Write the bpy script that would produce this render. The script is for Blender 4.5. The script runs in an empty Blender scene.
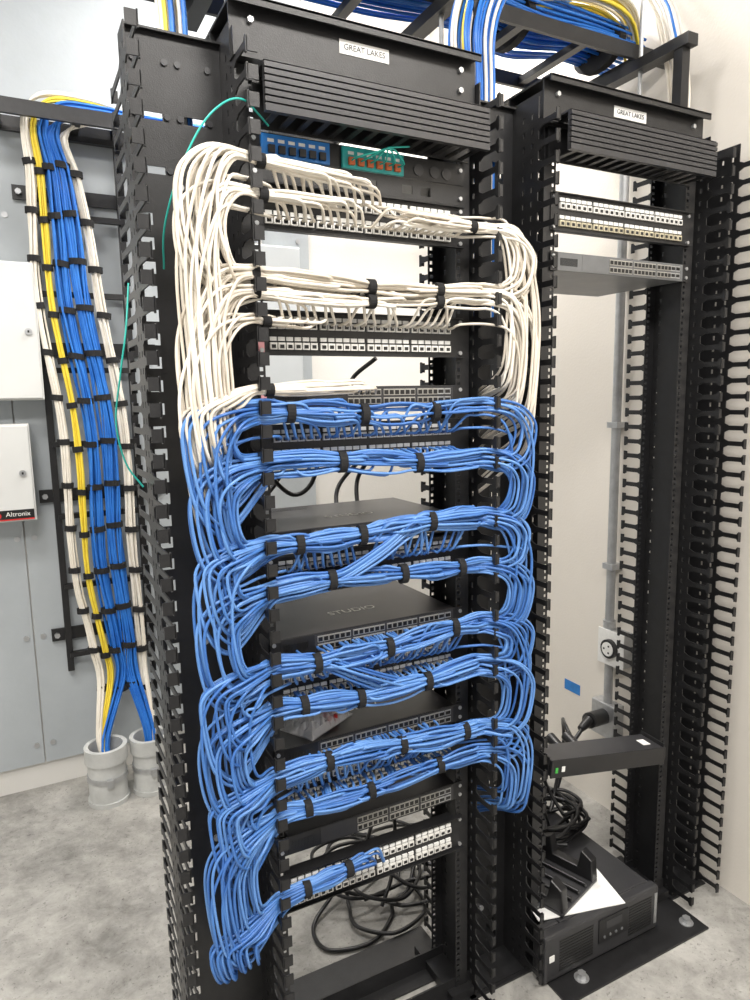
import bpy, bmesh, math, random
from mathutils import Vector, Matrix
random.seed(7)
R=random.random
def U(a,b): return random.uniform(a,b)
scene=bpy.context.scene
scene.view_settings.view_transform='Standard'
scene.view_settings.exposure=.10
# ---------------------------------------------------------------- materials
def mat(name,col,rough=.5,metal=0.0,var=0.0,scale=8,bump=0.0,col2=None,spec=.5,bscale=None,trans=0,emis=0,alpha=1):
    m=bpy.data.materials.new(name); m.use_nodes=True
    nt=m.node_tree; b=nt.nodes['Principled BSDF']
    b.inputs['Base Color'].default_value=(*col,1); b.inputs['Roughness'].default_value=rough
    b.inputs['Metallic'].default_value=metal; b.inputs['Specular IOR Level'].default_value=spec
    if trans: b.inputs['Transmission Weight'].default_value=trans
    if alpha<1: b.inputs['Alpha'].default_value=alpha
    if emis:
        b.inputs['Emission Color'].default_value=(*col,1); b.inputs['Emission Strength'].default_value=emis
    tc=nt.nodes.new('ShaderNodeTexCoord')
    if var or col2:
        n=nt.nodes.new('ShaderNodeTexNoise'); n.inputs['Scale'].default_value=scale; n.inputs['Detail'].default_value=6
        n.inputs['Roughness'].default_value=.65
        r=nt.nodes.new('ShaderNodeValToRGB')
        c2=col2 if col2 else tuple(min(1,c*(1+var)) for c in col)
        c1=col if col2 else tuple(c*(1-var) for c in col)
        r.color_ramp.elements[0].position=.33; r.color_ramp.elements[1].position=.67
        r.color_ramp.elements[0].color=(*c1,1); r.color_ramp.elements[1].color=(*c2,1)
        nt.links.new(tc.outputs['Object'],n.inputs['Vector']); nt.links.new(n.outputs['Fac'],r.inputs['Fac'])
        nt.links.new(r.outputs['Color'],b.inputs['Base Color'])
    if bump:
        n2=nt.nodes.new('ShaderNodeTexNoise'); n2.inputs['Scale'].default_value=bscale or scale*6; n2.inputs['Detail'].default_value=4
        bp=nt.nodes.new('ShaderNodeBump'); bp.inputs['Strength'].default_value=bump; bp.inputs['Distance'].default_value=.01
        nt.links.new(tc.outputs['Object'],n2.inputs['Vector']); nt.links.new(n2.outputs['Fac'],bp.inputs['Height'])
        nt.links.new(bp.outputs['Normal'],b.inputs['Normal'])
    return m
BLACK=mat('black_powdercoat',(.013,.013,.014),.40,0,.25,30,.08,bscale=400)
BLACK2=mat('black_plastic',(.012,.012,.013),.35,0,.2,20)
DGREY=mat('dark_grey_cover',(.042,.042,.045),.32,.2,.1,10)
SWTOP=mat('switch_top_metal',(.018,.016,.017),.42,.1,.2,14)
SWFR=mat('switch_front_grey',(.16,.165,.17),.4,.3,.1,14)
VELC=mat('velcro_black',(.008,.008,.009),.85,0,.3,200)
BLUE=mat('blue_cable_jacket',(.036,.125,.40),.36,0,0,9,col2=(.065,.195,.51))
BLUE2=mat('blue_cable_jacket_light',(.08,.21,.52),.34,0,0,9,col2=(.13,.295,.64))
BLUED=mat('deep_blue_cable_jacket',(.01,.12,.50),.4,0,0,9,col2=(.03,.21,.68))
WHITE=mat('white_cable_jacket',(.62,.56,.47),.42,0,0,9,col2=(.79,.73,.64))
WHITE2=mat('white_cable_jacket_b',(.73,.68,.59),.42,0,0,9,col2=(.87,.83,.75))
YEL=mat('yellow_cable_jacket',(.85,.66,.06),.4,0,.12,9)
TEAL=mat('aqua_fiber_jacket',(.02,.42,.36),.4,0,.1,9)
JACK=mat('white_jack',(.74,.73,.70),.45,0,.08,40)
JACKY=mat('tan_jack',(.52,.47,.34),.45,0,.2,40)
LABEL=mat('label_paper',(.78,.78,.76),.6,0,.05,60)
PORT=mat('port_dark',(.01,.01,.01),.3,0,.1,20)
SILV=mat('galvanized_steel',(.50,.51,.52),.38,.75,.12,30)
EMT=mat('conduit_emt_steel',(.40,.41,.42),.42,.5,.12,30)
PORTM=mat('port_shell_metal',(.45,.44,.41),.35,.6,.1,30)
GREYB=mat('grey_painted_board',(.42,.455,.48),.55,0,.06,2.5,.05,bscale=60)
CAB=mat('cabinet_enamel',(.66,.67,.66),.4,0,.03,3)
GREYC=mat('grey_cabinet_enamel',(.50,.53,.55),.4,0,.04,3)
WALLW=mat('white_wall_paint',(.74,.73,.70),.8,0,.02,2,.08,bscale=120)
WALLB=mat('beige_wall_paint',(.73,.69,.63),.75,0,.02,2,.08,bscale=120)
CEIL=mat('ceiling_paint',(.8,.8,.79),.9,0,.02,2)
PVC=mat('grey_pvc',(.52,.53,.52),.45,0,.1,12,.1)
TAPE=mat('blue_masking_tape',(.03,.2,.55),.7,0,.15,30)
BLUEP=mat('blue_adapter',(.02,.18,.55),.4,0,.1,20)
TEALP=mat('aqua_adapter',(.02,.38,.38),.4,0,.1,20)
RED=mat('red_label',(.55,.02,.02),.5,0,.1,20)
ORNG=mat('orange_connector',(.62,.14,.04),.5,0,.1,20)
GREEN=mat('green_label',(.05,.4,.06),.5,0,.1,20)
PINK=mat('pink_label',(.75,.35,.38),.5,0,.1,20)
CLEAR=mat('clear_poly_bag',(.9,.9,.92),.10,0,0,5,.9,bscale=60,alpha=.45)
PAPER=mat('white_paper',(.82,.82,.80),.7,0,.03,10)
LAMP=mat('lamp_diffuser',(1,.98,.95),.5,0,0,5,emis=4)
def concrete():
    m=bpy.data.materials.new('concrete'); m.use_nodes=True; nt=m.node_tree; b=nt.nodes['Principled BSDF']; b.inputs['Roughness'].default_value=.38
    tc=nt.nodes.new('ShaderNodeTexCoord'); N=[]
    for sc,det in ((1.3,8),(11,9),(90,3)):
        n=nt.nodes.new('ShaderNodeTexNoise'); n.inputs['Scale'].default_value=sc; n.inputs['Detail'].default_value=det; n.inputs['Roughness'].default_value=.72; n.inputs['Distortion'].default_value=.4
        nt.links.new(tc.outputs['Object'],n.inputs['Vector']); N.append(n)
    a=nt.nodes.new('ShaderNodeMath');a.operation='MULTIPLY_ADD'; a.inputs[1].default_value=.45
    nt.links.new(N[1].outputs['Fac'],a.inputs[0])
    h=nt.nodes.new('ShaderNodeMath');h.operation='MULTIPLY';h.inputs[1].default_value=.55; nt.links.new(N[0].outputs['Fac'],h.inputs[0]); nt.links.new(h.outputs[0],a.inputs[2])
    r=nt.nodes.new('ShaderNodeValToRGB'); E=r.color_ramp.elements; E[0].position=.38;E[0].color=(.17,.166,.155,1);E[1].position=.60;E[1].color=(.44,.43,.405,1)
    nt.links.new(a.outputs[0],r.inputs['Fac'])
    r2=nt.nodes.new('ShaderNodeValToRGB'); E=r2.color_ramp.elements; E[0].position=.30;E[0].color=(.5,.5,.5,1);E[1].position=.40;E[1].color=(1,1,1,1)
    nt.links.new(N[2].outputs['Fac'],r2.inputs['Fac'])
    mx=nt.nodes.new('ShaderNodeMix');mx.data_type='RGBA';mx.blend_type='MULTIPLY';mx.inputs[0].default_value=1
    nt.links.new(r.outputs['Color'],mx.inputs[6]);nt.links.new(r2.outputs['Color'],mx.inputs[7]);nt.links.new(mx.outputs[2],b.inputs['Base Color'])
    bp=nt.nodes.new('ShaderNodeBump');bp.inputs['Strength'].default_value=.1;bp.inputs['Distance'].default_value=.01
    nt.links.new(N[1].outputs['Fac'],bp.inputs['Height']);nt.links.new(bp.outputs['Normal'],b.inputs['Normal'])
    return m
CONC=concrete()
# ---------------------------------------------------------------- mesh builder
class MB:
    def __init__(s): s.v=[];s.f=[];s.m=[];s.mats=[]
    def mi(s,m):
        if m not in s.mats: s.mats.append(m)
        return s.mats.index(m)
    def box(s,x0,x1,y0,y1,z0,z1,m,M=None):
        b=len(s.v); P=[(x0,y0,z0),(x1,y0,z0),(x1,y1,z0),(x0,y1,z0),(x0,y0,z1),(x1,y0,z1),(x1,y1,z1),(x0,y1,z1)]
        if M: P=[tuple(M@Vector(p)) for p in P]
        s.v+=P; k=s.mi(m)
        for f in [(0,3,2,1),(4,5,6,7),(0,1,5,4),(1,2,6,5),(2,3,7,6),(3,0,4,7)]:
            s.f.append(tuple(b+i for i in f)); s.m.append(k)
    def ext(s,poly,axis,a0,a1,m,M=None):
        n=len(poly); b=len(s.v)
        for a in (a0,a1):
            for p,q in poly:
                v={'X':(a,p,q),'Y':(p,a,q),'Z':(p,q,a)}[axis]
                if M: v=tuple(M@Vector(v))
                s.v.append(v)
        k=s.mi(m)
        s.f.append(tuple(b+i for i in range(n)));s.m.append(k)
        s.f.append(tuple(b+n+i for i in reversed(range(n))));s.m.append(k)
        for i in range(n):
            j=(i+1)%n; s.f.append((b+i,b+n+i,b+n+j,b+j)); s.m.append(k)
    def cyl(s,p0,p1,r,m,seg=16,r1=None):
        p0=Vector(p0);p1=Vector(p1);d=(p1-p0).normalized()
        a=d.orthogonal().normalized();c=d.cross(a); b=len(s.v);k=s.mi(m)
        r1=r if r1 is None else r1
        for p,rr in ((p0,r),(p1,r1)):
            for i in range(seg):
                t=2*math.pi*i/seg; s.v.append(tuple(p+rr*(math.cos(t)*a+math.sin(t)*c)))
        s.f.append(tuple(b+i for i in reversed(range(seg))));s.m.append(k)
        s.f.append(tuple(b+seg+i for i in range(seg)));s.m.append(k)
        for i in range(seg):
            j=(i+1)%seg; s.f.append((b+i,b+j,b+seg+j,b+seg+i));s.m.append(k)
    def tube(s,p0,p1,r,ri,m,seg=24):
        p0=Vector(p0);p1=Vector(p1);d=(p1-p0).normalized()
        a=d.orthogonal().normalized();c=d.cross(a); b=len(s.v);k=s.mi(m)
        for p,rr in ((p0,r),(p1,r),(p1,ri),(p0,ri)):
            for i in range(seg):
                t=2*math.pi*i/seg; s.v.append(tuple(p+rr*(math.cos(t)*a+math.sin(t)*c)))
        for q in range(4):
            q2=(q+1)%4
            for i in range(seg):
                j=(i+1)%seg; s.f.append((b+q*seg+i,b+q*seg+j,b+q2*seg+j,b+q2*seg+i));s.m.append(k)
    def perf(s,wax,w0,w1,hc,hw,z0,z1,pitch,hh,t0,t1,m):
        def bx(a,b,c,d):
            if wax=='X': s.box(a,b,t0,t1,c,d,m)
            else: s.box(t0,t1,a,b,c,d,m)
        cur=w0
        for h in sorted(hc):
            bx(cur,h-hw/2,z0,z1); cur=h+hw/2
            z=z0; n=int((z1-z0)/pitch)
            for i in range(n):
                zc=z0+pitch*(i+.5); bx(h-hw/2,h+hw/2,z,zc-hh/2); z=zc+hh/2
            bx(h-hw/2,h+hw/2,z,z1)
        bx(cur,w1,z0,z1)
    def make(s,name,parent=None,smooth=False,bevel=0):
        me=bpy.data.meshes.new(name); me.from_pydata(s.v,[],s.f); me.update()
        for m in s.mats: me.materials.append(m)
        me.polygons.foreach_set('material_index',s.m)
        if smooth:
            me.polygons.foreach_set('use_smooth',[True]*len(s.f))
            try: me.set_sharp_from_angle(angle=math.radians(40))
            except Exception: pass
        o=bpy.data.objects.new(name,me); scene.collection.objects.link(o)
        if parent: o.parent=parent
        if bevel:
            bv=o.modifiers.new('bevel','BEVEL'); bv.width=bevel; bv.segments=2; bv.limit_method='ANGLE'
        return o
def empty(name):
    e=bpy.data.objects.new(name,None); scene.collection.objects.link(e); e.empty_display_size=.05; return e
def crom(P,step=.012):
    P=[Vector(p) for p in P]; Q=[2*P[0]-P[1]]+P+[2*P[-1]-P[-2]]; out=[]
    for i in range(1,len(Q)-2):
        a,b,c,d=Q[i-1:i+3]; n=max(2,min(14,int((c-b).length/step)+1))
        for k in range(n):
            t=k/n; out.append(.5*((2*b)+(c-a)*t+(2*a-5*b+4*c-d)*t*t+(3*b-a-3*c+d)*t**3))
    out.append(P[-1]); return out
def cables(name,paths,r,m,parent=None,step=.012,res=2):
    cu=bpy.data.curves.new(name,'CURVE'); cu.dimensions='3D'; cu.bevel_depth=r; cu.bevel_resolution=res; cu.use_fill_caps=True
    for p in paths:
        q=crom(p,step); sp=cu.splines.new('POLY'); sp.points.add(len(q)-1)
        sp.points.foreach_set('co',[c for v in q for c in (v.x,v.y,v.z,1)]); sp.use_smooth=True
    cu.materials.append(m); o=bpy.data.objects.new(name,cu); scene.collection.objects.link(o)
    if parent: o.parent=parent
    return o
def text(name,body,size,loc,rot,m,parent=None):
    c=bpy.data.curves.new(name,'FONT'); c.body=body; c.size=size; c.extrude=.0003; c.align_x='CENTER'; c.align_y='CENTER'
    c.materials.append(m); o=bpy.data.objects.new(name,c); o.location=loc; o.rotation_euler=rot
    scene.collection.objects.link(o)
    if parent: o.parent=parent
    return o
FR=(math.pi/2,0,0)
# ---------------------------------------------------------------- room  (everything lifted by ZS at the end so the floor is z=0)
ZF=-.14; ZS=.14
XL,XR,YF,YB,H=-2.8,1.44,-3.4,1.65,3.25
def slab(name,a,m):
    b=MB(); b.box(*a,m); return b.make(name)
slab('floor',(XL,XR,YF,YB,ZF-.1,ZF),CONC)
slab('wall_back',(XL,XR+.1,YB,YB+.1,ZF,H),WALLW)
slab('wall_right',(XR,XR+.1,YF,YB,ZF,H),WALLB)
slab('wall_left',(XL-.1,XL,YF,YB+.1,ZF,H),WALLW)
slab('ceiling',(XL-.1,XR+.1,YF,YB+.1,H,H+.1),CEIL)
e=empty('wall_backing_board')
b=MB()
b.box(-1.85,-.436,YB-.018,YB,-.03,3.1,GREYB); b.box(-.43,.79,YB-.018,YB,-.03,3.1,GREYB)
b.make('painted_sheets',e)
b=MB()
for x in (-.46,-.40,.06,.74):
    for z in (.05,.5,.9,1.5,2.1,2.7,3.0): b.cyl((x,YB-.018,z),(x,YB-.022,z),.011,SILV,10)
b.make('screws',e)
# ---------------------------------------------------------------- racks
RT=2.135; PD=.118
def post(b,xin,side,z0,z1):
    s=side
    xo=xin+s*.02; xa,xb=sorted((xo,xin-s*.016))
    b.perf('X',xa,xb,[xin-s*.008],.008,z0,z1,.0159,.008,0,.003,BLACK)
    b.perf('X',xa,xb,[xin-s*.008],.008,z0,z1,.0159,.008,PD-.003,PD,BLACK)
    xc=sorted((xo,xo-s*.003))
    b.perf('Y',.003,PD-.003,[.022,PD-.022],.009,z0,z1,.0318,.011,xc[0],xc[1],BLACK)
def rack(name,x0):
    e=empty(name); x1=x0+.483
    b=MB(); post(b,x0,-1,ZF+.02,RT-.02); post(b,x1,1,ZF+.02,RT-.02); b.make('posts',e)
    b=MB()
    for y0,y1 in ((-.006,-.002),(PD,PD+.004)):
        b.box(x0-.03,x1+.03,y0,y1,RT-.10,RT,BLACK)
    b.box(x0-.03,x1+.03,-.03,.16,RT-.004,RT+.001,BLACK)
    b.box(x0-.03,x1+.03,-.03,-.026,RT-.014,RT,BLACK)
    b.box(x0-.03,x1+.03,-.03,0,RT-.104,RT-.10,BLACK)
    for x in (x0+.01,x1-.01):
        for z in (RT-.03,RT-.07): b.cyl((x,-.006,z),(x,-.013,z),.006,SILV,6)
    b.make('top_beam',e)
    b=MB()
    for y0,y1 in ((-.16,.05),(.07,.25)):
        b.box(x0-.03,x1+.03,y0,y1,ZF,ZF+.006,BLACK)
    b.box(x0-.03,x1+.03,.003,.008,ZF+.006,ZF+.055,BLACK); b.box(x0-.03,x1+.03,PD-.007,PD-.003,ZF+.006,ZF+.055,BLACK)
    for x in (x0+.06,x1-.01):
        for y in (-.115,): b.cyl((x,y,ZF+.006),(x,y,ZF+.008),.02,SILV,16); b.cyl((x,y,ZF+.008),(x,y,ZF+.022),.012,SILV,6)
    b.box(x0-.028,x0+.04,-.02,.17,ZF+.006,ZF+.03,BLACK); b.box(x1-.04,x1+.028,-.02,.17,ZF+.006,ZF+.03,BLACK)
    b.make('base_angles',e)
    b=MB(); b.box(x0+.19,x0+.30,-.0075,-.006,RT-.050,RT-.024,LABEL); b.make('maker_label',e)
    text('maker_label_text','GREAT LAKES',.015,(x0+.245,-.0080,RT-.037),FR,BLACK2,e)
    return e
X2=.735
rack('two_post_rack',0.0); rack('two_post_rack',X2)
# ---------------------------------------------------------------- vertical cable managers
def finger(b,x,z,y0,yt,dirx,lip,m=BLACK):
    s=1 if yt>y0 else -1; L=abs(yt-y0); h=.0065
    P=[(y0,z-.013),(y0+s*.014,z-h),(y0+s*(L-.012),z-h),(y0+s*(L-.007),z-.014),(yt,z-.014),(yt,z+.014),(y0+s*(L-.007),z+.014),(y0+s*(L-.012),z+h),(y0+s*.014,z+h),(y0,z+.013)]
    b.ext(P,'X',x-.0015,x+.0015,m)
    if lip:
        xa,xb=sorted((x,x+dirx*lip)); ya,yb=sorted((yt,yt-s*.003)); b.box(xa,xb,ya,yb,z-.012,z+.012,m)
def vmanager(name,x0,x1,lipo=.0,ztop=2.085,yt=-.09,small=False):
    e=empty(name); b=MB(); z0=ZF+.01
    w=x1-x0; xm=(x0+x1)/2
    if small:
        b.perf('X',x0,x1,[x0+.024],.024,z0,1.80,.04445,.022,.072,.075,BLACK)
        b.perf('X',x0,x1,[xm-.045,xm+.035],.040,1.80,ztop,.095,.014,.072,.075,BLACK)
        for x in (xm-.045,xm+.035):
            for z in (1.80+.095*.5,1.80+.095*1.5,1.80+.095*2.5): b.cyl((x-.028,.072,z),(x-.028,.068,z),.006,DGREY,10); b.cyl((x+.028,.072,z),(x+.028,.068,z),.006,DGREY,10)
    else:
        b.perf('X',x0,x1,[xm-w*.22,xm+w*.22],w*.2,z0,ztop,.1524,.075,.072,.075,BLACK)
    b.make('back_web',e)
    b=MB()
    for x in (x0,x1):
        if small and x==x0: b.perf('Y',.045,.105,[.06,.09],.007,z0,ztop,.0318,.012,x-.0015,x+.0015,BLACK)
        else: b.perf('Y',-.02,.165,[.0,.03,.12,.145],.007,z0,ztop,.0318,.012,x-.0015,x+.0015,BLACK)
    b.box(x0,x1,-.02,.165,z0-.004,z0,BLACK); b.box(x0-.02,x1+.02,-.03,.18,z0-.01,z0-.004,BLACK)
    b.box(x0,x1,.06,.09,ztop,ztop+.004,BLACK)
    b.make('side_channels',e)
    b=MB(); n=int((ztop-z0)/.04445)
    for i in range(n):
        z=z0+.04445*(i+.5)
        for x,d in ((x0,1),(x1,-1)):
            op=small and x==x0
            finger(b,x,z,.045 if op else -.02,yt,d if not lipo else -d,lipo or .010)
            finger(b,x,z,.105 if op else .165,.235,d,.012)
    b.make('fingers',e)
    b=MB()
    for z in [z0+.15+i*.45 for i in range(5)]:
        b.cyl((xm,.072,z),(xm,.066,z),.007,SILV,8)
    b.make('bolts',e)
    return e
vmanager('vertical_cable_manager',-.205,-.026,.020,small=True)
vmanager('vertical_cable_manager',.516,.680)
vmanager('vertical_cable_manager',1.262,1.385)
# ---------------------------------------------------------------- fluted horizontal duct
def duct(name,x0,zc):
    e=empty(name); x1=x0+.483; b=MB(); h=.040; yf=-.088
    front=[]
    n=7
    for i in range(n):
        za=zc-h+2*h*i/n; dz=2*h/n
        front+=[(yf,za),(yf,za+dz*.72),(yf+.007,za+dz*.78),(yf+.007,za+dz*.97)]
    front[0]=(yf,zc-h-.004); front.append((yf+.003,zc+h))
    poly=front+[(-.025,zc+h),(-.025,zc+h-.004),(yf+.012,zc+h-.004),(yf+.012,zc-h-.004)]
    b.ext(poly,'X',x0-.002,x1+.002,DGREY)
    b.make('fluted_cover',e)
    b=MB(); b.box(x0,x1,-.012,-.008,zc-h-.008,zc+h-.006,BLACK)
    for i in range(14):
        x=x0+.02+i*(.483-.04)/13
        b.box(x-.006,x+.006,yf+.012,-.010,zc-h-.004,zc-h-.001,BLACK)
        b.box(x-.006,x+.006,yf+.012,-.010,zc+h-.008,zc+h-.005,BLACK)
    b.make('back_plate_and_fingers',e)
duct('fluted_cable_duct',0.008,1.968); duct('fluted_cable_duct',X2-.018,2.003)
# ---------------------------------------------------------------- panels
def ears(b,x0,x1,z0,z1,m=SILV):
    for x in (x0+.008,x1-.008):
        for z in (z0+.01,z1-.01): b.cyl((x,-.003,z),(x,-.008,z),.0045,m,8)
def patch_panel(name,x0,zc,jack=JACK,jack2=None):
    e=empty(name); x1=x0+.483; z0,z1=zc-.0435,zc+.0435
    b=MB(); b.box(x0,x1,-.003,0,z0,z1,BLACK)
    b.box(x0+.02,x1-.02,0,.03,z0+.006,z1-.006,BLACK2)
    b.box(x0,x1,-.012,-.003,z1-.002,z1,BLACK); b.box(x0,x1,-.012,-.003,z0,z0+.002,BLACK)
    ears(b,x0,x1,z0,z1); b.make('panel_body',e)
    b=MB()
    for r,zz in enumerate((zc+.018,zc-.022)):
        for g in range(4):
            for k in range(6):
                x=x0+.032+g*.1075+k*.0172
                b.box(x-.0072,x+.0072,-.009,-.003,zz-.010,zz+.0035,(jack2 if (jack2 and r) else jack))
                b.box(x-.0045,x+.0045,-.0096,-.009,zz-.0075,zz-.0005,PORT)
                b.box(x-.0068,x+.0068,-.007,-.003,zz+.007,zz+.0145,LABEL)
    b.make('jacks_and_labels',e)
def hmanager(name,x0,zc,L=.075):
    e=empty(name); x1=x0+.483; b=MB()
    b.box(x0,x1,-.003,0,zc-.0215,zc+.0215,BLACK); ears(b,x0,x1,zc-.02,zc+.02)
    n=26
    for i in range(n):
        x=x0+.025+i*(.433)/(n-1)
        for s in (1,-1):
            b.box(x-.003,x+.003,-L,-.003,zc+s*.019-.0015,zc+s*.019+.0015,BLACK)
            b.box(x-.005,x+.005,-L-.002,-L,zc+s*.019-(.008 if s>0 else 0),zc+s*.019+(0 if s>0 else .008),BLACK)
    b.make('finger_duct',e)
def switch(name,x0,ztop,depth=.28,label='',front=DGREY,pf=0,top=None):
    e=empty(name); x1=x0+.483; z0=ztop-.0435
    b=MB(); b.box(x0+.022,x1-.022,-.004,depth,z0,ztop,top or SWTOP)
    b.box(x0+.022,x1-.022,-.006,-.004,z0,ztop,BLACK2 if front is DGREY else front); b.make('chassis',e,bevel=.0015)
    b=MB(); b.box(x0,x0+.03,-.0055,-.003,z0,ztop,BLACK); b.box(x1-.03,x1,-.0055,-.003,z0,ztop,BLACK)
    ears(b,x0,x1,z0,ztop)
    for i in range(16): b.box(x0+.03+i*.0035,x0+.0318+i*.0035,-.0068,-.006,z0+.012,z0+.03,PORT)
    b.box(x0+.1,x1-.028,-.0066,-.006,z0+.003,ztop-.003,front)
    b.make('ears_and_bezel',e)
    b=MB()
    for g in range(4):
        for k in range(6):
            for zz in (z0+.0125,z0+.0305):
                x=x0+.112+g*.085+k*.0132
                if x>x1-.075 or g<pf: continue
                b.box(x-.0062,x+.0062,-.0085,-.006,zz-.0068,zz+.0068,PORTM)
                b.box(x-.0048,x+.0048,-.0092,-.0085,zz-.005,zz+.0042,PORT)
    for k in range(2):
        for zz in (z0+.0125,z0+.0305):
            x=x1-.062+k*.018; b.box(x-.008,x+.008,-.0085,-.006,zz-.0065,zz+.0065,SILV); b.box(x-.0065,x+.0065,-.009,-.0085,zz-.004,zz+.004,PORT)
    b.make('ports',e)
    b=MB()
    for i in range(22):
        b.box(x0+.06+i*.006,x0+.063+i*.006,depth-.05,depth-.02,ztop,ztop+.0004,PORT)
    b.make('vents',e)
    if label: text('top_logo',label,.034,(x0+.24,depth*.35,ztop+.0006),(0,0,0),PORTM,e)
# rack 1
e=empty('fiber_adapter_panel'); b=MB()
b.box(0,.483,-.003,0,1.874,1.918,BLACK)
for a_,c_ in ((0,.20),(.225,.245),(.27,.33),(.355,.375),(.40,.483)): b.box(a_,c_,-.003,0,1.832,1.873,BLACK)
for a_,c_ in ((.20,.225),(.245,.27),(.33,.355),(.375,.40)): b.box(a_,c_,-.003,0,1.832,1.842,BLACK); b.box(a_,c_,-.003,0,1.860,1.873,BLACK)
ears(b,0,.483,1.836,1.914)
b.box(.02,.463,0,.22,1.876,1.916,BLACK2)
for x,m in ((.022,BLUEP),(.190,TEALP)):
    b.box(x,x+.140,-.010,-.003,1.874,1.914,m)
    for i in range(6):
        b.box(x+.012+i*.021,x+.025+i*.021,-.016,-.010,1.880,1.894,BLACK2 if m is BLUEP else ORNG)
        b.box(x+.012+i*.021,x+.025+i*.021,-.0105,-.0099,1.900,1.906,LABEL)
for x in (.37,.41,.44): b.cyl((x,-.003,1.893),(x,-.005,1.893),.012,DGREY,16)
b.make('panel',e)
fp=[]
for i in range(6):
    x=.208+i*.021; fp.append([(x,-.016,1.888),(x+.004,-.035,1.889),(x+.035-.012*i,-.05,1.897+.002*i),(x+.065-.022*i,-.055,1.908),(.32,-.05,1.918)])
fp.append([(-.165,.02,1.66),(-.170,-.03,1.72),(-.15,-.07,1.80),(-.11,-.085,1.88),(-.07,-.09,1.922),(-.035,-.085,1.935),(.0,-.055,1.93),(.03,-.03,1.92)])
fp.append([(-.215,.1,1.25),(-.245,.1,1.30),(-.26,.08,1.38),(-.25,.05,1.47),(-.235,.05,1.55),(-.22,.08,1.64)])
cables('fiber_jumpers',fp,.0018,TEAL,e)
patch_panel('patch_panel',0,1.785); patch_panel('patch_panel',0,1.548)
hmanager('horizontal_cable_manager',0,1.630,.04)
switch('network_switch',0,1.443,.25,pf=1)
for z in (1.325,1.055,.815,.575,.335): patch_panel('patch_panel',0,z)
for z,l,q in ((1.15,'STUDIO',0),(.92,'STUDIO',0),(.675,'STUDIO',0),(.47,'STUDIO',1)): switch('network_switch',0,z,.29,l,pf=q)
# rack 2
patch_panel('patch_panel',X2,1.848,JACK,JACKY); switch('network_switch',X2,1.757,.30,front=SWFR,pf=1,top=SWFR)
# ---------------------------------------------------------------- cable bundles (rack 1)
PX=lambda k:.032+(k//6)*.1075+(k%6)*.0172
class Trunk:
    def __init__(s,z,amp=.006,y=-.062,a=.027,b=.016,ties=(.1,.24,.38),tilt=0,ph=None):
        s.z0=z;s.amp=amp;s.y0=y;s.a=a;s.b=b;s.ties=ties;s.ph=U(0,6) if ph is None else ph;s.tilt=tilt
    def at(s,x,ang,rad,tw):
        pin=1-.38*max([math.exp(-((x-t)/.035)**2) for t in s.ties]+[0])
        A=ang+tw*x
        return Vector((x,s.y0+s.b*rad*math.sin(A)*pin, s.z0+s.tilt*(x-.24)+s.amp*math.sin(x*10+s.ph)+s.a*rad*math.cos(A)*pin))
def run(T,xa,xb,ang,rad,tw):
    n=max(1,int(abs(xb-xa)/.04))
    return [T.at(xa+(xb-xa)*i/n,ang,rad,tw)+Vector((0,U(-.0005,.0005),U(-.0005,.0005))) for i in range(n+1)]
J=lambda:U(-.0012,.0012)
BL=(.045,.098)
def loopL(p,zn,f,over=.03,g=0):
    B=BL[0]+BL[1]*f; z0=p.z; D=z0-zn; yb=-.075-.045*g
    return [Vector((-.035,(p.y+yb)/2,z0+J()*.5)),
            Vector((-.035-B*.55,yb+J(),z0-.004-D*.05*(1-f)+J())),
            Vector((-.035-B*.93,yb+J(),z0-D*(.27-.07*f)+J())),
            Vector((-.035-B,yb+J(),z0-D*.55+J())),
            Vector((-.035-B*.86,yb+J(),z0-D*.85-over*f*.7+J())),
            Vector((-.035-B*.48,(yb-.06)/2+J(),zn-over*f+J())),
            Vector((-.03,-.062+J(),zn-over*.35*f+J()))]
def loopR(p,zn,f,over=.015,g=0):
    B=.04+.088*f; z0=p.z; D=z0-zn; yb=-.070-.035*g; X=.505
    return [Vector((X,(p.y+yb)/2,z0+J()*.5)),
            Vector((X+B*.55,yb+J(),z0-.004-D*.06+J())),
            Vector((X+B*.93,yb+J(),z0-D*.3+J())),
            Vector((X+B,yb+J(),z0-D*.55+J())),
            Vector((X+B*.8,yb+J(),z0-D*.85-over*f+J())),
            Vector((X+B*.4,(yb-.06)/2+J(),zn-over*f+J())),
            Vector((X-.01,-.06+J(),zn+J()))]
def hangL(p,drop,f,g=0):
    B=BL[0]+BL[1]*f; z0=p.z; yb=-.075-.04*g
    return [Vector((-.035,(p.y+yb)/2,z0)),Vector((-.035-B*.6,yb,z0-.02)),Vector((-.035-B,yb+J(),z0-drop*.33)),
            Vector((-.035-B*.98,yb+J(),z0-drop*.7)),Vector((-.035-B*.85,yb+.02,z0-drop*.95)),Vector((-.035-B*.65,.0,z0-drop*1.08)),Vector((-.035-B*.5,.055,z0-drop*1.16))]
def hangR(p,drop,f,g=0):
    B=.04+.088*f; z0=p.z; yb=-.068-.03*g;X=.505
    return [Vector((X,(p.y+yb)/2,z0)),Vector((X+B*.6,yb,z0-.015)),Vector((X+B,yb+J(),z0-drop*.33)),
            Vector((X+B*.98,yb+J(),z0-drop*.7)),Vector((X+B*.88,yb+.015,z0-drop*.95)),Vector((X+B*.7,.01,z0-drop*1.1)),Vector((X+.05,.055,z0-drop*1.2))]
def port_start(x,zp,d,s):
    return [Vector((x,-.010,zp)),Vector((x+d*.001,-.028,zp+s*.001)),Vector((x+d*.009,-.043,zp+s*.007))]
def plunge(T,x,d,zt):
    return [Vector((x+d*.02,-.045,(T.z0+zt)/2)),Vector((x+d*.027,-.02,zt)),Vector((x+d*.027,-.008,zt))]
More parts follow.
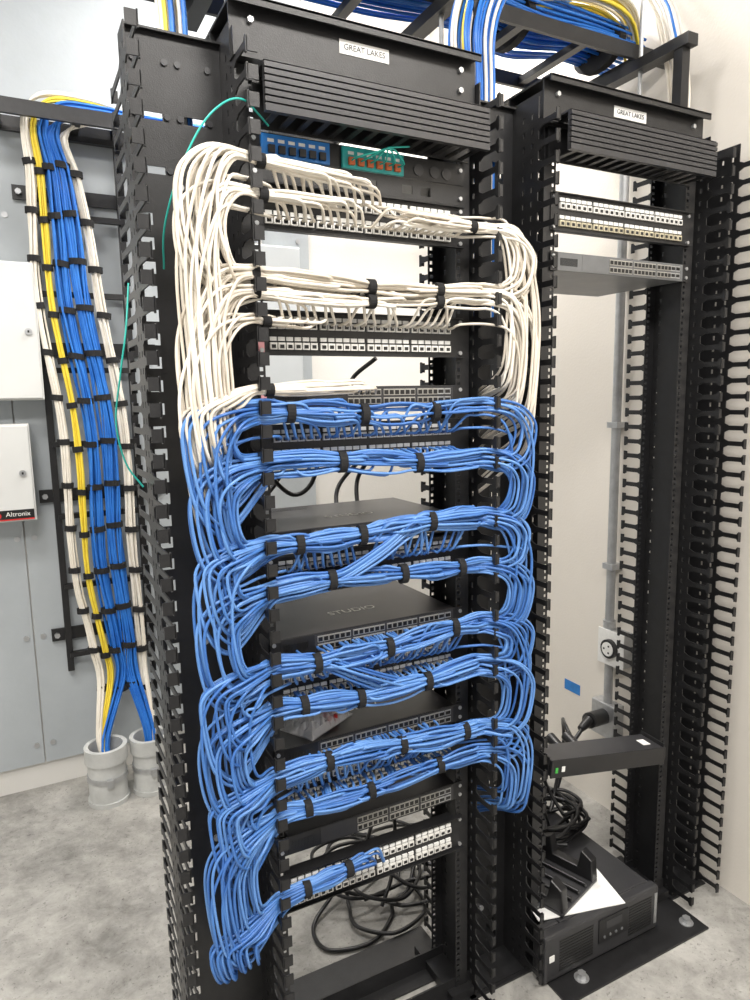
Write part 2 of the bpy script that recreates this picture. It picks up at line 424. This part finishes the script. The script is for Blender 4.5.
blue1=[];blue2=[];white1=[];white2=[]
def put(path,kind):
    (random.choice((blue1,blue2)) if kind=='b' else random.choice((white1,white2))).append(path)
TB=[Trunk(1.390,.006,ties=(.04,.20,.37)),Trunk(1.285,.008,ties=(.15,.33),y=-.058),
    Trunk(1.140,.008,ties=(.05,.19,.36)),Trunk(1.040,.008,ties=(.12,.29,.44),y=-.058),
    Trunk(.885,.010,ties=(.08,.25,.42)),Trunk(.785,.010,ties=(.05,.18,.35),y=-.058),
    Trunk(.645,.010,ties=(.10,.28,.45)),Trunk(.562,.008,ties=(.05,.20,.38),y=-.058,a=.024),
    Trunk(.395,.004,ties=(.04,.14),tilt=.10,a=.022)]
def feed(T,zp,s,ks,kind,toL,nxtL,nxtR,over=.03,nx=(.06,.42)):
    ks=list(ks); n=len(ks); o1,o2,o3=R(),R(),R()
    for i,k in enumerate(ks):
        x=PX(k); left=R()<toL(k); d=-1 if left else 1
        q=(i*.618+o1)%1
        ang,rad,tw=6.283*q,math.sqrt((i*.755+o2)%1),U(-1.2,1.2)
        P=port_start(x,zp,d,s); xs=x+d*.03
        # combed: position in the bundle decides position in the loop (top strand = outer loop)
        xe0=0.0 if left else .478; A=ang+tw*xe0
        f=min(1,max(0,.5+.55*rad*math.cos(A)+U(-.05,.05))); g=.5+.5*rad*math.sin(A)
        if left:
            P+= run(T,xs,-.0,ang,rad,tw) if xs>.01 else []
            p=P[-1]
            if isinstance(nxtL,float): P+=hangL(p,nxtL*(.65+.45*f),f,g)
            else:
                TN,zq=nxtL; a2,r2,t2=math.pi-A,rad,U(-1.2,1.2); e0=TN.at(0,a2,r2,t2)
                P+=loopL(p,e0.z,f,over,g)
                xe=U(*nx); P+=run(TN,.0,xe,a2,r2,t2)+plunge(TN,xe,1,zq)
        else:
            P+= run(T,xs,.475,ang,rad,tw) if xs<.47 else []
            p=P[-1]
            if isinstance(nxtR,float): P+=hangR(p,nxtR*(.65+.45*f),f,g)
            else:
                TN,zq=nxtR; t2=U(-1.2,1.2); a2,r2=math.pi-A-t2*.478,rad; e0=TN.at(.478,a2,r2,t2)
                P+=loopR(p,e0.z,f,.015,g)
                xe=U(*nx); P+=run(TN,.478,xe,a2,r2,t2)+plunge(TN,xe,-1,zq)
        put(P,kind)
def cross(TA,TBn,n,xa,xb,kind='b'):
    """cables that leave one bundle and ease diagonally into the next one"""
    for i in range(n):
        a0=U(0,6.28); r0=math.sqrt(R()); o=.012*r0*math.cos(a0)
        sA=-.0 if xa<xb else .478
        P=run(TA,sA,xa+o,a0,r0,1); Q=run(TBn,xb+o,.478 if xa<xb else 0,a0,r0,1)
        m=(P[-1]+Q[0])/2+Vector((0,-.014,0))
        put(P+[m]+Q,kind)
half=lambda k: .85 if k<10 else (.5 if k<15 else .2)
A=range(24)
feed(TB[0],1.34,1,A,'b',half,(TB[1],1.30),(TB[1],1.30),over=.10)
feed(TB[0],1.34,1,range(0,24,2),'b',half,(TB[2],1.13),(TB[2],1.13))
feed(TB[1],1.305,-1,A,'b',half,(TB[2],1.13),(TB[2],1.13),over=.05)
feed(TB[2],1.07,1,A,'b',half,(TB[3],1.03),(TB[3],1.03),over=.10)
feed(TB[2],1.07,1,range(0,24,2),'b',half,(TB[4],.89),(TB[4],.89))
feed(TB[3],1.035,-1,A,'b',half,(TB[4],.89),(TB[4],.89),over=.05)
feed(TB[4],.83,1,A,'b',half,(TB[5],.80),(TB[5],.80),over=.11)
feed(TB[4],.83,1,range(0,24,2),'b',half,(TB[6],.65),(TB[6],.65))
feed(TB[5],.795,-1,A,'b',half,(TB[6],.65),(TB[6],.65),over=.05)
feed(TB[6],.59,1,A,'b',half,(TB[7],.57),(TB[7],.57),over=.12)
feed(TB[7],.565,-1,A,'b',lambda k:.95 if k<14 else .15,.31,.20)
feed(TB[6],.59,1,range(0,24,2),'b',lambda k:.6,.36,.24)
feed(TB[7],.565,-1,range(0,14),'b',lambda k:1,(TB[8],.36),.22,over=.09,nx=(.05,.2))
for rep in range(2): feed(TB[8],.353,1,range(0,13),'b',lambda k:1,.13,.2)
for (i,j,xa,xb) in ((2,3,.32,.14),(4,5,.08,.28)):
    cross(TB[i],TB[j],7,xa,xb)
# white
TW=[Trunk(1.822,.003,ties=(.0,),tilt=-.10,a=.014,b=.012,ph=0),Trunk(1.778,.003,ties=(.0,.46),a=.014,b=.012,tilt=-.02,y=-.07,ph=1),
    Trunk(1.642,.006,ties=(-.02,.22,.38),a=.018),Trunk(1.614,.005,ties=(-.02,.22,.38),a=.016),Trunk(1.560,.003,ties=(.0,),a=.010,b=.01),Trunk(1.440,.004,ties=(.0,),a=.013,b=.012)]
one=lambda k:1
nil=lambda k:0
BL=(.045,.093)
feed(TW[0],1.803,1,range(0,14),'w',one,.52,.3); feed(TW[0],1.803,1,range(0,14),'w',one,(TW[2],1.64),.3,over=.03)
feed(TW[1],1.763,-1,range(0,12),'w',one,.50,.3); feed(TW[1],1.763,-1,range(0,12,2),'w',one,(TW[3],1.61),.3,over=.03)
feed(TW[1],1.803,-1,range(11,24),'w',nil,.42,.46); feed(TW[1],1.763,-1,range(11,24),'w',nil,.42,(TW[2],1.65))
feed(TW[2],1.63,1,A,'w',half,.36,.28)
feed(TW[3],1.566,1,A,'w',half,.36,.26)
feed(TW[4],1.566,1,range(0,7),'w',one,.30,.2)
for rep in range(2): feed(TW[5],1.43,1,range(0,13),'w',one,.15,.2)
e=empty('blue_patch_cable_bundle')
cables('cables_a',blue1,.0030,BLUE,e); cables('cables_b',blue2,.0030,BLUE2,e)
e2=empty('white_patch_cable_bundle')
cables('cables_a',white1,.0030,WHITE,e2); cables('cables_b',white2,.0030,WHITE2,e2)
def tie_x(b,T,x):
    c=T.at(x,0,0,0); a=T.a*.66+.004; bb=T.b*.66+.006
    n=20
    rad=[(bb*math.cos(2*math.pi*i/n),a*math.sin(2*math.pi*i/n)) for i in range(n)]
    b.ext([(c.y+p,c.z+q) for p,q in rad],'X',x-.008,x+.008,VELC)
b=MB()
for T in TB:
    for x in T.ties: tie_x(b,T,x)
b.make('velcro_ties',e)
b=MB()
for T in TW:
    for x in T.ties: tie_x(b,T,x)
b.make('velcro_ties',e2)
# ---------------------------------------------------------------- wall bundle
e=empty('wall_cable_bundle')
YW=1.54
lanes=[(-.115,'w',10,.019),(-.068,'y',8,.016),(-.018,'b',18,.026),(.045,'b',20,.028),(.108,'w',14,.023)]
cl={'w':[],'y':[],'b':[]}
KX=[(2.36,-.255),(2.0,-.212),(1.45,-.177),(1.03,-.157),(.6,-.141),(.2,-.130)]
def cx(z):
    if z>=KX[0][0]: return KX[0][1]
    for (za,xa),(zb,xb) in zip(KX,KX[1:]):
        if z>=zb: return xa+(xb-xa)*(za-z)/(za-zb)
    return KX[-1][1]
def axis(lx,z):
    t=max(0,min(1,(2.36-z)/2.2))
    w=.55+.45*math.sin(min(1,t*3)*math.pi/2) if t<.33 else 1-.35*max(0,(t-.75)/.25)
    return cx(z)+.010*math.sin(z*6)+lx*w
ZT=2.43
for lx,c,n,rr in lanes:
    for i in range(n):
        a=U(0,6.28);r=math.sqrt(R())*rr; dx=r*math.cos(a);dy=r*math.sin(a)*.7
        c0=cx(2.36)
        P=[(.75,YW-.02+dy,ZT+.02+dx*.5),(.2,YW-.02+dy,ZT+.03+dx*.5),(c0+.18+lx*.3,YW-.03+dy,ZT+.03+dx*.6-lx*.3),(c0+.06+lx*.6,YW-.05+dy,ZT+.01+dx*.6-lx*.3),(axis(lx,2.36)-.005+dx*.8,YW-.04+dy,2.37-lx*.2)]
        z=2.24
        while z>.22:
            tw=.5*math.sin(z*7+a); P.append((axis(lx,z)+dx*math.cos(tw)-dy*math.sin(tw)+U(-.002,.002),YW-.02+dy,z)); z-=.12
        tgt=-.215 if lx<.0 else -.055
        P+=[(tgt+dx*.8+lx*.2,YW-.09+dy,.10),(tgt+dx*.7,YW-.12+dy,.0),(tgt+dx*.7,YW-.12+dy,-.08)]
        cl[c].append(P)
cables('white_cables',cl['w'],.0042,WHITE2,e,.03,1);cables('yellow_cables',cl['y'],.0042,YEL,e,.03,1);cables('blue_cables',cl['b'],.0042,BLUED,e,.03,1)
b=MB()
for lx,c,n,rr in lanes:
    z=2.26+U(-.03,.03)
    while z>.25:
        x=axis(lx,z); nn=18
        M=Matrix.Translation((x,YW-.02,z))@Matrix.Rotation(U(-.15,.15),4,'Y')
        b.ext([((rr+.003)*math.cos(2*math.pi*i/nn),(rr*.7+.005)*math.sin(2*math.pi*i/nn)) for i in range(nn)],'Z',-.011,.011,VELC,M)
        z-=.165
b.make('velcro_straps',e)
e=empty('wall_cable_ladder'); b=MB()
for x in (-.31,.0):
    b.box(x-.012,x+.012,YB-.06,YB-.035,.35,2.46,BLACK)
z=.42
while z<2.40:
    b.box(-.31,.0,YB-.075,YB-.05,z-.01,z+.01,BLACK); z+=.28
for z in (.5,1.06,1.62,2.18):
    b.box(-.37,.10,YB-.035,YB-.025,z-.025,z+.025,BLACK); b.cyl((-.35,YB-.035,z),(-.35,YB-.05,z),.011,SILV,6); b.cyl((.08,YB-.035,z),(.08,YB-.05,z),.011,SILV,6)
b.make('vertical_ladder',e)
b=MB()
for y in (1.44,1.61): b.box(-2.2,1.40,y-.008,y+.008,2.385,2.435,BLACK)
x=-1.9
while x<1.4: b.box(x-.014,x+.014,1.44,1.61,2.39,2.415,BLACK); x+=.25
b.make('overhead_run',e)
def stub(e,x,y,r,h):
    b=MB(); z=ZF; b.tube((x,y,z),(x,y,z+h),r,r-.008,PVC,32); b.tube((x,y,z+h-.06),(x,y,z+h),r+.008,r,PVC,32); b.tube((x,y,z),(x,y,z+.018),r+.006,r,PVC,32)
    b.tube((x,y,z+h*.42),(x,y,z+h*.42+.02),r+.004,r,SILV,32); b.box(x-.012,x+.012,y-r-.02,y-r,z+h*.42-.004,z+h*.42+.024,SILV)
    b.make('pipe',e,smooth=True)
e=empty('conduit_stub'); stub(e,-.220,1.42,.072,.23)
e=empty('conduit_stub'); stub(e,-.055,1.42,.068,.23)
def cabinet(name,x0,x1,z0,z1,d,m,logo=False):
    e=empty(name); b=MB(); y=YB-.018
    b.box(x0,x1,y-d,y,z0,z1,m); b.make('enclosure',e,bevel=.004)
    b=MB(); b.box(x0+.006,x1-.006,y-d-.012,y-d,z0+.006,z1-.006,m); b.make('door',e,bevel=.003)
    b=MB(); b.cyl((x1-.035,y-d-.012,(z0+z1)/2),(x1-.035,y-d-.02,(z0+z1)/2),.012,SILV,16)
    b.box(x1-.038,x1-.032,y-d-.022,y-d-.02,(z0+z1)/2-.004,(z0+z1)/2+.004,PORT)
    for z in (z0+.06,z1-.06): b.cyl((x0,y-d-.006,z-.02),(x0,y-d-.006,z+.02),.006,SILV,8)
    b.make('latch_and_hinges',e)
    if logo:
        b=MB(); b.box(x1-.150,x1-.008,y-d-.0135,y-d-.012,z0+.008,z0+.046,PORT); b.cyl((x1-.130,y-d-.0135,z0+.027),(x1-.130,y-d-.0145,z0+.027),.013,RED,16); b.box(x1-.150,x1-.008,y-d-.0142,y-d-.0135,z0+.008,z0+.013,RED); b.make('nameplate',e)
        text('nameplate_text','Altronix',.024,(x1-.062,y-d-.0142,z0+.03),FR,LABEL,e)
cabinet('electrical_cabinet',-.95,-.325,1.43,1.915,.13,CAB)
cabinet('electrical_cabinet',-.85,-.385,.985,1.345,.11,CAB,True)
cabinet('electrical_cabinet',.36,.70,1.47,2.05,.12,GREYC)
e=empty('wall_conduit_run'); b=MB()
b.cyl((.55,YB-.05,2.05),(.55,YB-.05,3.2),.015,SILV); b.cyl((.45,YB-.05,2.05),(.45,YB-.05,3.2),.011,SILV); b.cyl((-.60,YB-.05,1.915),(-.60,YB-.05,3.2),.013,SILV)
b.make('conduit_pipes',e,smooth=True)
# right wall conduit and receptacle
e=empty('wall_receptacle'); b=MB(); Y0=.375; Zr=.52
b.cyl((XR-.03,Y0+.035,Zr+.06),(XR-.03,Y0+.035,2.2),.0155,EMT); b.cyl((XR-.03,Y0+.03,.20),(XR-.03,Y0+.03,Zr-.05),.0155,EMT)
b.cyl((XR-.03,Y0+.035,Zr+.055),(XR-.03,Y0+.035,Zr+.09),.022,SILV)
for z in (.8,1.3,1.8): b.box(XR-.05,XR,Y0+.012,Y0+.058,z,z+.02,SILV)
b.make('conduit',e,smooth=True)
b=MB(); b.box(XR-.055,XR,Y0-.055,Y0+.055,Zr-.06,Zr+.06,SILV); b.box(XR-.058,XR-.055,Y0-.06,Y0+.06,Zr-.065,Zr+.065,LABEL); b.make('outlet_box',e,bevel=.004)
b=MB(); b.cyl((XR-.058,Y0,Zr),(XR-.072,Y0,Zr),.034,BLACK2,28); b.cyl((XR-.072,Y0,Zr),(XR-.075,Y0,Zr),.025,LABEL,28)
for a in range(3):
    t=a*2.09; b.box(XR-.0765,XR-.075,Y0+.014*math.cos(t)-.003,Y0+.014*math.cos(t)+.003,Zr+.014*math.sin(t)-.003,Zr+.014*math.sin(t)+.003,PORT)
b.make('twist_lock_socket',e,smooth=True)
b=MB(); b.box(XR-.05,XR,Y0-.02,Y0+.09,.17,.30,SILV); b.make('lower_box',e,bevel=.004)
b=MB(); b.cyl((XR-.05,Y0+.03,.25),(XR-.15,Y0+.0,.27),.028,BLACK2,20); b.cyl((XR-.15,Y0,.27),(XR-.20,Y0-.01,.255),.02,BLACK2,20,.012); b.make('plug',e,smooth=True)
cables('power_cord',[[(XR-.19,Y0-.01,.257),(XR-.27,Y0-.03,.20),(XR-.33,Y0-.03,.05),(XR-.40,Y0-.05,-.08),(1.0,.38,-.125),(.95,.30,.0),(.9,.25,.05)]],.007,BLACK2,e)
e=empty('wall_tape_mark'); b=MB(); b.box(XR-.0012,XR,.575,.66,.250,.292,TAPE); b.make('masking_tape',e)
# ---------------------------------------------------------------- overhead ladder & cables
e=empty('overhead_cable_ladder'); b=MB(); ZL=2.42
for y in (.28,.58): b.box(-.6,XR,y-.006,y+.006,ZL-.02,ZL+.02,BLACK)
x=-.5
while x<1.4: b.box(x-.013,x+.013,.28,.58,ZL-.012,ZL+.008,BLACK); x+=.23
for x in (.50,.78): b.box(x-.006,x+.006,.58,1.44,ZL-.02,ZL+.02,BLACK)
y=.7
while y<1.4: b.box(.50,.78,y-.012,y+.012,ZL-.012,ZL+.008,BLACK); y+=.2
b.make('ladder',e)
b=MB()
for x in (.05,.60,1.30):
    b.cyl((x,.26,RT),(x,.26,H-.0),.006,SILV,8); b.box(x-.02,x+.02,.08,.60,2.36,2.39,BLACK); b.box(x-.015,x+.015,.10,.13,RT,2.37,BLACK)
b.make('supports',e)
e=empty('overhead_cable_bundle')
B_=[];W_=[];Y_=[]
for i in range(84):
    a=U(0,6.28);r=.068*math.sqrt(R()); dy=r*math.cos(a)*1.5; dz=abs(r*math.sin(a))*1.6
    P=[(-.45,.43+dy,ZL+.03+dz),(.1,.43+dy,ZL+.03+dz),(.5,.43+dy*1.1,ZL+.03+dz*1.1+.01*R()),(.8,.42+dy,ZL+.05+dz),(1.0,.44+dy*1.2,ZL+.03+dz*1.4),(1.2,.43+dy,ZL+.05+dz),(1.4,.43+dy,ZL+.04+dz)]
    B_.append(P)
for i in range(20):
    dy=U(-.04,.04);dz=U(.0,.05)
    (Y_ if i<11 else W_).append([(1.38,.36+dy,ZL+.03+dz),(1.30,.33+dy,ZL+.10+dz),(1.15,.33+dy,ZL+.12+dz),(.95,.36+dy,ZL+.09+dz),(.6,.36+dy,ZL+.06+dz),(.2,.38+dy,ZL+.06+dz)])
def drop(xc,yc,xe,ye,n,zt=3.0,spread=.04):
    for i in range(n):
        dx,dy=U(-spread,spread),U(-.035,.035)
        P=[(xc+dx,yc+dy,zt),(xc+dx*.9,yc+dy,zt-.25),(xc*.6+xe*.4+dx,(yc+ye)/2+dy,2.5),(xe+dx*.8,ye+dy,2.28),(xe+dx*.7,ye+dy,2.1),(xe+dx*.7,ye+dy,1.6)]
        random.choice((B_,W_,W_,Y_,B_)).append(P)
drop(.80,.24,.60,.12,64,3.0,.065); drop(.06,.22,-.10,.13,34,3.0,.035); drop(1.38,.3,1.32,.14,6,2.9,.02)
cables('blue_cables',B_,.0042,BLUED,e,.03,1);cables('white_cables',W_,.0042,WHITE2,e,.03,1);cables('yellow_cables',Y_,.0042,YEL,e,.03,1)
b=MB()
for x in (.3,.95,1.3):
    b.ext([(.43+.10*math.cos(t*.349),ZL+.07+.065*math.sin(t*.349)) for t in range(18)],'X',x-.012,x+.012,VELC)
b.make('velcro_straps',e)
# ---------------------------------------------------------------- rack 2 lower equipment
e=empty('rack_power_strip'); b=MB(); HL=.190
M=Matrix.Translation((X2+.193,-.02,.428))@Matrix.Rotation(math.radians(6.5),4,'Y')@Matrix.Rotation(math.radians(-6),4,'Z')
b.box(-HL,HL,-.045,.045,-.022,.022,DGREY,M); b.box(-HL-.003,HL+.003,-.05,-.045,-.025,.025,BLACK2,M); b.make('housing',e,bevel=.003)
b=MB()
b.box(-HL+.010,-HL+.018,-.0515,-.05,-.010,.004,GREEN,M); b.box(-HL+.03,-HL+.040,-.0515,-.05,-.008,.006,LABEL,M)
b.box(.14,.165,-.02,.01,.022,.0235,LABEL,M)
for i in range(6): b.box(-.16+i*.055,-.13+i*.055,.045,.0465,-.014,.014,PORT,M)
b.box(-HL-.007,-HL-.003,-.04,.05,-.03,.03,BLACK,M); b.box(HL+.003,HL+.007,-.04,.05,-.03,.03,BLACK,M)
b.make('outlets_and_labels',e)
b=MB()
for x in (-.145,-.09,-.035): b.cyl(M@Vector((x,.046,0)),M@Vector((x,.10,.012)),.015,BLACK2,14)
b.make('plugs',e,smooth=True)
e=empty('ups_battery_backup'); b=MB(); x0,x1=.686,1.112; zb=ZF+.012; zt=zb+.135
b.box(.765,x1-.01,-.060,.42,zb+.01,zt-.003,DGREY); b.make('chassis',e,bevel=.004)
b=MB(); b.box(x0,x1,-.092,-.060,zb,zt,DGREY); b.box(x0+.005,.765,-.060,-.035,zb+.01,zt-.003,DGREY); b.make('front_bezel',e,bevel=.007)
b=MB()
for i in range(11): b.box(x0+.05,x0+.17,-.0935,-.092,zb+.022+i*.0085,zb+.0255+i*.0085,PORT)
for i in range(11): b.box(x1-.12,x1-.03,-.0935,-.092,zb+.022+i*.0085,zb+.0255+i*.0085,PORT)
b.box(x0+.19,x0+.30,-.095,-.092,zb+.045,zb+.115,BLACK2); b.box(x0+.215,x0+.275,-.0965,-.095,zb+.082,zb+.106,DGREY)
for i in range(4): b.cyl((x0+.21+i*.022,-.095,zb+.060),(x0+.21+i*.022,-.0975,zb+.060),.004,SWFR,12)
b.box(x0+.015,x0+.032,-.0935,-.092,zb+.06,zb+.078,LABEL)
b.box(x1-.018,x1-.008,-.0935,-.092,zb+.02,zb+.115,SILV)
b.make('vents_and_display',e)
b=MB()
for xa in (.765,x1-.07):
    for ya in (.0,.3): b.box(xa,xa+.05,ya,ya+.1,ZF+.006,zb+.01,BLACK2)
b.box(x0,x1,-.085,-.06,ZF+.006,zb,BLACK2)
b.make('feet',e)
e=empty('equipment_bracket'); b=MB(); M=Matrix.Translation((.845,.06,zt))@Matrix.Rotation(math.radians(18),4,'Z')
b.box(-.10,.10,-.09,.09,0,.012,DGREY,M)
prof=[(-.09,.012),(.09,.012),(.085,.075),(.05,.095),(.04,.04),(-.04,.04),(-.05,.095),(-.085,.075)]
b.ext(prof,'X',-.10,-.07,BLACK2,M); b.ext(prof,'X',.07,.10,BLACK2,M)
b.box(-.10,.10,.075,.09,.012,.075,BLACK2,M)
for i in (-.04,0,.04): b.box(i-.005,i+.005,-.085,.08,.012,.025,BLACK2,M)
b.make('bracket',e,bevel=.003)
e=empty('instruction_sheet'); b=MB(); M=Matrix.Translation((.83,.0,zt+.0005))@Matrix.Rotation(math.radians(-14),4,'Z')
b.box(-.105,.16,-.06,.10,-.001,.0012,PAPER,M); b.make('sheet',e)
e=empty('coiled_power_cord'); L=[]
for q in range(6):
    c=(1.0+U(-.03,.03),.27+U(-.03,.03)); P=[]
    for i in range(20):
        t=i*.52+q; rr=.10+.02*math.sin(i*1.3+q); P.append((c[0]+rr*1.3*math.cos(t),c[1]+rr*math.sin(t),zt+.008+.010*q+.015*abs(math.sin(i*.7+q))))
    L.append(P)
L.append([(.83,.09,.44),(.83,.13,.42),(.88,.2,.28),(.95,.22,.12),(1.0,.25,zt+.02)]); L.append([(.87,.085,.435),(.89,.14,.41),(.93,.22,.30),(1.02,.28,.14),(1.05,.2,zt+.03)])
L.append([(.925,.08,.43),(.96,.15,.44),(1.05,.25,.38),(1.12,.32,.25),(1.10,.33,.10),(1.05,.3,zt+.03)])
L.append([(.70,.1,1.1),(.702,.12,.9),(.695,.11,.75),(.705,.10,.60),(.73,.09,.47),(.80,.12,.40),(.84,.15,.30),(.80,.17,.15),(.86,.2,zt+.02)])
L.append([(.71,.13,.95),(.715,.14,.7),(.73,.12,.5),(.76,.11,.30),(.80,.14,.16),(.88,.22,zt+.03)])
cables('cord',L,.0060,BLACK2,e)
e=empty('loose_power_cord'); L=[]
for q in range(6):
    P=[]; c=(.42+.035*q,.42+.02*q)
    for i in range(13):
        t=i*.55+q*1.3; rr=.13+.06*math.sin(i*1.1+q); P.append((c[0]+rr*1.3*math.cos(t),c[1]+rr*math.sin(t),ZF+.008+.008*q+.08*max(0,math.sin(i*.55+q))))
    L.append(P)
L.append([(.36,.3,.45),(.40,.36,.36),(.46,.42,.20),(.44,.45,.05),(.38,.45,-.08),(.5,.5,-.125)]); L.append([(.40,.3,.45),(.45,.38,.30),(.52,.42,.12),(.50,.40,-.05),(.44,.36,-.12)])
L.append([(.12,.3,1.28),(.14,.34,1.22),(.2,.36,1.17),(.24,.33,1.2),(.26,.3,1.3)]); L.append([(.05,.3,1.25),(.10,.36,1.17),(.16,.4,1.19),(.2,.36,1.28)])
L.append([(.35,.3,1.42),(.38,.36,1.47),(.42,.3,1.52)]); L.append([(.36,.3,1.10),(.40,.38,1.2),(.44,.3,1.3)]); L.append([(.30,.3,1.10),(.34,.38,1.18),(.42,.34,1.28)])
cables('cord',L,.0060,BLACK2,e)
# small parts bag on switch
e=empty('parts_bag'); me=bpy.data.meshes.new('poly_bag'); bm=bmesh.new(); bmesh.ops.create_grid(bm,x_segments=16,y_segments=12,size=.5)
for v in bm.verts:
    ex=max(abs(v.co.x),abs(v.co.y))*2; v.co=Vector((v.co.x*.15,v.co.y*.10,.004+(.026*(1-ex**3))*(.5+1.0*R())))
g=bmesh.ops.create_grid(bm,x_segments=16,y_segments=12,size=.5)
for v in g['verts']: v.co=Vector((v.co.x*.15,v.co.y*.10,.001))
bm.to_mesh(me); bm.free(); me.materials.append(CLEAR)
o=bpy.data.objects.new('poly_bag',me); scene.collection.objects.link(o); o.parent=e; o.location=(.13,.075,.676); o.rotation_euler=(0,0,.5)
b=MB()
for i in range(18):
    x,y=.13+U(-.04,.04),.07+U(-.025,.025); b.cyl((x,y,.682),(x+U(-.012,.012),y+U(-.012,.012),.692),.0035,SILV,8)
for x in (.15,.165): b.box(x,x+.008,.05,.085,.682,.696,RED)
b.make('screws',e)
e=empty('rail_label'); b=MB(); b.box(.002,.014,-.0045,-.0032,1.50,1.53,PINK); b.box(.002,.014,-.0075,-.0062,1.405,1.435,PINK); b.make('stickers',e)
# ---------------------------------------------------------------- lights
def fixture(x,y,w,d,pw):
    e=empty('ceiling_light_fixture'); b=MB(); b.box(x-w/2,x+w/2,y-d/2,y+d/2,H-.07,H-.012,CEIL); b.box(x-w/2+.03,x+w/2-.03,y-d/2+.03,y+d/2-.03,H-.075,H-.07,LAMP); b.make('housing',e)
    l=bpy.data.lights.new('lamp','AREA'); l.shape='RECTANGLE'; l.size=w;l.size_y=d;l.energy=pw;l.color=(1,.955,.90)
    o=bpy.data.objects.new('lamp',l); o.location=(x,y,H-.09); scene.collection.objects.link(o); o.parent=e
fixture(-.9,-1.6,1.2,.6,66); fixture(.75,-1.7,1.2,.6,62); fixture(.80,1.05,1.2,.4,46); fixture(-1.2,.0,1.2,.5,39)
w=bpy.data.worlds.new('world'); scene.world=w; w.use_nodes=True
w.node_tree.nodes['Background'].inputs[0].default_value=(1,.975,.94,1); w.node_tree.nodes['Background'].inputs[1].default_value=.50
# ---------------------------------------------------------------- camera
f=690; p=math.radians(8.5); a=math.radians(62.6); r=math.radians(1.0)
h=Vector((math.cos(a),math.sin(a),0)); F=(math.cos(p)*h-Vector((0,0,math.sin(p)))).normalized()
R0=Vector((math.sin(a),-math.cos(a),0)); U0=R0.cross(F)
Rr=math.cos(r)*R0-math.sin(r)*U0; Ur=math.cos(r)*U0+math.sin(r)*R0
M=Matrix((Rr,Ur,-F)).transposed().to_4x4(); M.translation=Vector((-.4345,-1.329,1.42))
cam=bpy.data.cameras.new('camera'); cam.sensor_fit='VERTICAL'; cam.sensor_height=36; cam.lens=36*f/1000; cam.clip_start=.02
co=bpy.data.objects.new('camera',cam); co.matrix_world=M; scene.collection.objects.link(co); scene.camera=co
for o in list(scene.objects):
    if o.parent is None: o.location.z+=ZS
